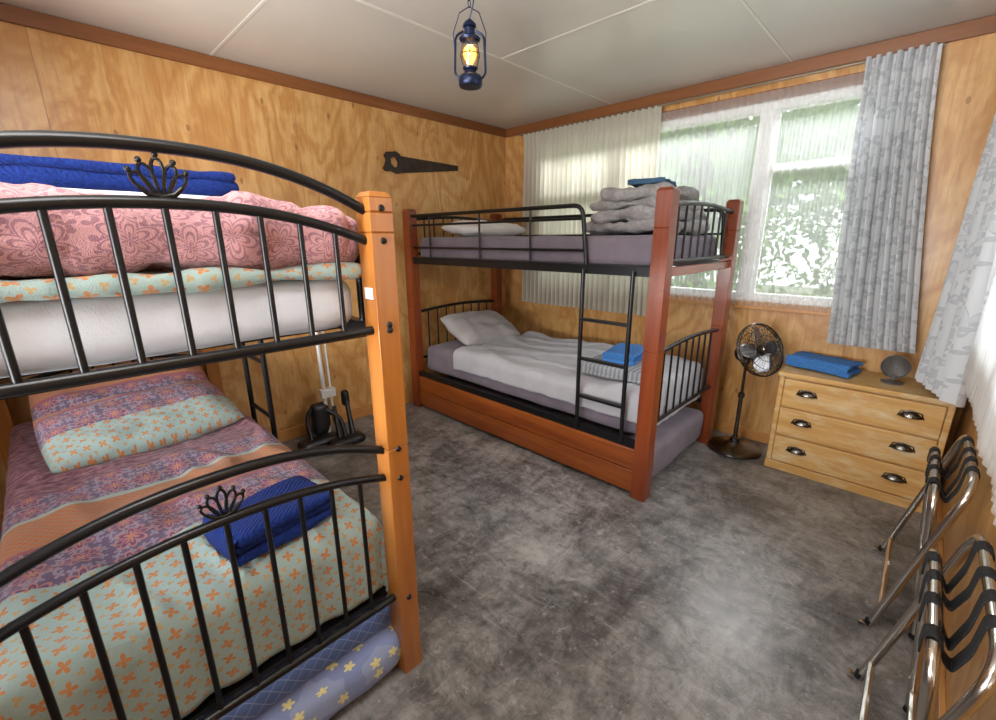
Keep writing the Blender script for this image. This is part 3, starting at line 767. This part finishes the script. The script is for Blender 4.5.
# ================================================================= SAW
SW=root('hand_saw',(XL+.02,-.95,2.02));rust=simple('rusty_steel',C('3a2f28'),.55,.5,.35,18)
X=XL+.008
def flat(g,pts,x0,x1,mi=0):
    n=len(pts);vs=[(x0,y,z) for y,z in pts]+[(x1,y,z) for y,z in pts]
    fs=[tuple(range(n))[::-1],tuple(range(n,2*n))]+[(i,(i+1)%n,n+(i+1)%n,n+i) for i in range(n)]
    g.add(vs,fs,mi)
g=G();y0,y1=-1.17,-.55
top=[(y0,2.06),(y1,2.05)];bot=[]
n=46
for i in range(n+1):
    t=i/n;bot.append((y1+(y0-y1)*t,2.012+(1.935-2.012)*t-(.005 if i%2 else 0)))
flat(g,[top[0],top[1]]+bot,X,X+.003)
ob('blade',g,rust,SW,smooth=False)
g=G()
dy_=.03
hp=[(-1.19,2.07),(-1.23,2.088),(-1.27,2.08),(-1.31,2.075),(-1.33,2.05),(-1.315,2.02),(-1.325,1.99),(-1.345,1.955),(-1.32,1.935),(-1.27,1.94),(-1.22,1.925),(-1.18,1.935),(-1.165,1.975),(-1.175,2.03)]
hole=[(-1.225,2.045),(-1.26,2.045),(-1.28,2.025),(-1.275,1.99),(-1.25,1.97),(-1.215,1.975),(-1.205,2.01)]
hp=[(a+dy_,b_) for a,b_ in hp];hole=[(a+dy_,b_) for a,b_ in hole]
from mathutils.geometry import tessellate_polygon
def prism(g,outer,hole,x0,x1):
    tr=tessellate_polygon([[Vector((y,z,0)) for y,z in outer],[Vector((y,z,0)) for y,z in hole]])
    al=outer+hole;n=len(al);vs=[(x0,y,z) for y,z in al]+[(x1,y,z) for y,z in al]
    fs=[tuple(t) for t in tr]+[tuple(n+i for i in t) for t in tr]
    for st,ln in ((0,len(outer)),(len(outer),len(hole))):
        for i in range(ln): a,b_=st+i,st+(i+1)%ln;fs.append((a,b_,n+b_,n+a))
    g.add(vs,fs)
prism(g,hp,hole,XL+.001,XL+.022)
ob('handle',g,simple('dark_saw_handle',C('2b211b'),.6,0,.3),SW,smooth=False)
# ================================================================= VACUUM
VC=root('stick_vacuum_cleaner',(.28,-2.1,0));wp=simple('white_plastic',C('dcdad6'),.3,.2,.03)
g=G()
g.tube([(.23,-2.08,.08),(.20,-2.08,.86)],.014,12);g.tube([(.20,-2.02,.08),(.17,-2.02,.86)],.010,12)
g.box((.165,-2.10,.83),(.22,-2.0,.89));g.box((.185,-2.105,.34),(.235,-2.0,.40))
ob('wands',g,wp,VC,bevel=.004)
g=G()
g.soft((.26,-2.17,.045),(.13,.28,.07),.03,10,.002,5);g.soft((.37,-2.02,.04),(.12,.25,.065),.03,10,.002,5)
g.soft((.2,-2.12,.19),(.09,.13,.24),.04,10,.003,5);g.tube(rpoly([(.26,-2.22,.06),(.2,-2.22,.22),(.2,-2.15,.31),(.27,-2.0,.18),(.36,-2.02,.06)],.06),.016,10)
g.tube([(.35,-1.96,.05),(.24,-1.93,.28)],[.022,.014],10);g.tube([(.35,-2.06,.05),(.22,-2.02,.26)],[.02,.014],10)
g.soft((.22,-1.93,.3),(.06,.05,.12),.02,8,.001,5)
ob('floor_heads',g,simple('black_plastic',C('18181a'),.4,0,.1),VC)
# ================================================================= OUTSIDE
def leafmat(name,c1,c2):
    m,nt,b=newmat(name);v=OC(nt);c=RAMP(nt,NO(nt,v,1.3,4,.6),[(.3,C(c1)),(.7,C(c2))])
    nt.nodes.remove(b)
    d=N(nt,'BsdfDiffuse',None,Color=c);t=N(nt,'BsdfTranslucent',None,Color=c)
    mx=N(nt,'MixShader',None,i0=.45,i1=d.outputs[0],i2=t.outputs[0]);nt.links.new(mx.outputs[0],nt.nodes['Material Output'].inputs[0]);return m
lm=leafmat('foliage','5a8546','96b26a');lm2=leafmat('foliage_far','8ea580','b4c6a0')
bark=simple('bark',C('5a4a3a'),.9,0,.3,10)
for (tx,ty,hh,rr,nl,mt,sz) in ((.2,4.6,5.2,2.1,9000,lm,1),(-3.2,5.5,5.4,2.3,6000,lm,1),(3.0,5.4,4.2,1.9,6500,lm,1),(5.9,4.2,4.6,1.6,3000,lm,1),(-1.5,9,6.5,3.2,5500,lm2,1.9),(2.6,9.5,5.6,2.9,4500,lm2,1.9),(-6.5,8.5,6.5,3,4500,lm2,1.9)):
    r=root('garden_tree',(tx,ty,-.295));g=G();g.tube([(tx,ty,-.295),(tx,ty,hh*.4),(tx,ty+.1,hh*.8)],[.14,.1,.04],10)
    for k in range(7):
        a=k*2.4;g.tube([(tx+.05,ty,hh*.3+.2*k),(tx+math.cos(a)*rr*.7,ty+math.sin(a)*rr*.7,hh*.45+.25*k)],[.04,.012],6)
    ob('trunk',g,bark,r);g=G()
    cl=[Vector((random.gauss(0,1),random.gauss(0,1),random.gauss(0,1))).normalized()*random.random()**.5 for _ in range(40)]
    for k in range(nl):
        cc=cl[k%40]*rr*.85+Vector((random.gauss(0,1),random.gauss(0,1),random.gauss(0,1)))*rr*.17
        p=Vector((tx+cc.x,ty+cc.y,hh*.5+cc.z*1.3));s_=random.uniform(.035,.07)*sz
        if p.z<.1: continue
        u=Vector((random.gauss(0,1),random.gauss(0,1),random.gauss(0,1))).normalized();w=u.orthogonal().normalized()
        g.add([p-u*s_*1.4,p+w*s_*.6,p+u*s_*1.4,p-w*s_*.6],[(0,1,2,3)])
    ob('leaves',g,mt,r,smooth=False)
g=G().box((-14,.4,-.4),(14,16,-.3)).box((3.8,-8,-.4),(14,.4,-.3)).box((-12,-14,-.4),(14,-8,-.3))
ob('lawn',g,simple('grass',C('8f9878'),.9,0,.25,2),smooth=False)
# ================================================================= LIGHT
w=bpy.data.worlds.new('sky');bpy.context.scene.world=w;w.use_nodes=True
bg=w.node_tree.nodes['Background'];bg.inputs[0].default_value=(.93,.96,1,1);bg.inputs[1].default_value=2.3
def area(name,loc,target,sx,sy,power,col=(1,1,1)):
    l=bpy.data.lights.new(name,'AREA');l.shape='RECTANGLE';l.size=sx;l.size_y=sy;l.energy=power;l.color=col
    o=bpy.data.objects.new(name,l);bpy.context.collection.objects.link(o);o.location=loc
    o.rotation_euler=(Vector(target)-Vector(loc)).to_track_quat('-Z','Y').to_euler();return o
area('sky_fill_light',(1.6,1.5,3.6),(1.6,-.4,1.0),3.5,1.4,560,(.95,.98,1))
area('sky_fill_light',(5.0,-1.4,3.4),(3.2,-1.4,1.2),1.6,2.4,370,(.95,.98,1))
area('sky_fill_light',(1.9,-5.2,1.0),(1.7,-2.6,2.0),2.4,1.2,290,(.98,.99,1))  # added fill lamp outside the front wall, tilted up to brighten the ceiling
area('fill_light',(2.4,-3.3,2.42),(1.5,-2.2,.6),1.0,.6,38,(1,.98,.95))  # added fill lamp below the ceiling, out of view; no fixture here
l=bpy.data.lights.new('bulb_light','POINT');l.energy=5;l.color=(1,.65,.3);l.shadow_soft_size=.02
o=bpy.data.objects.new('bulb_light',l);bpy.context.collection.objects.link(o);o.location=(lx,ly,lz+.2);o.parent=LN;o.matrix_parent_inverse=Matrix.Translation(-Vector(LN.location))
bpy.context.scene.view_settings.view_transform='Standard'
# ================================================================= CAMERA
yaw,pit,rol=math.radians(44.05),math.radians(15.428),math.radians(-.248)
F=Vector((-math.sin(yaw)*math.cos(pit),math.cos(yaw)*math.cos(pit),-math.sin(pit)));R=Vector((math.cos(yaw),math.sin(yaw),0));U=R.cross(F)
R2=R*math.cos(rol)+U*math.sin(rol);U2=-R*math.sin(rol)+U*math.cos(rol)
cam=bpy.data.cameras.new('camera');co=bpy.data.objects.new('camera',cam);bpy.context.collection.objects.link(co)
M=Matrix((R2,U2,-F)).transposed().to_4x4();M.translation=(3.145,-3.331,1.423);co.matrix_world=M
cam.sensor_fit='HORIZONTAL';cam.sensor_width=36;cam.lens=36*438.2/996;cam.clip_start=.02
bpy.context.scene.camera=co
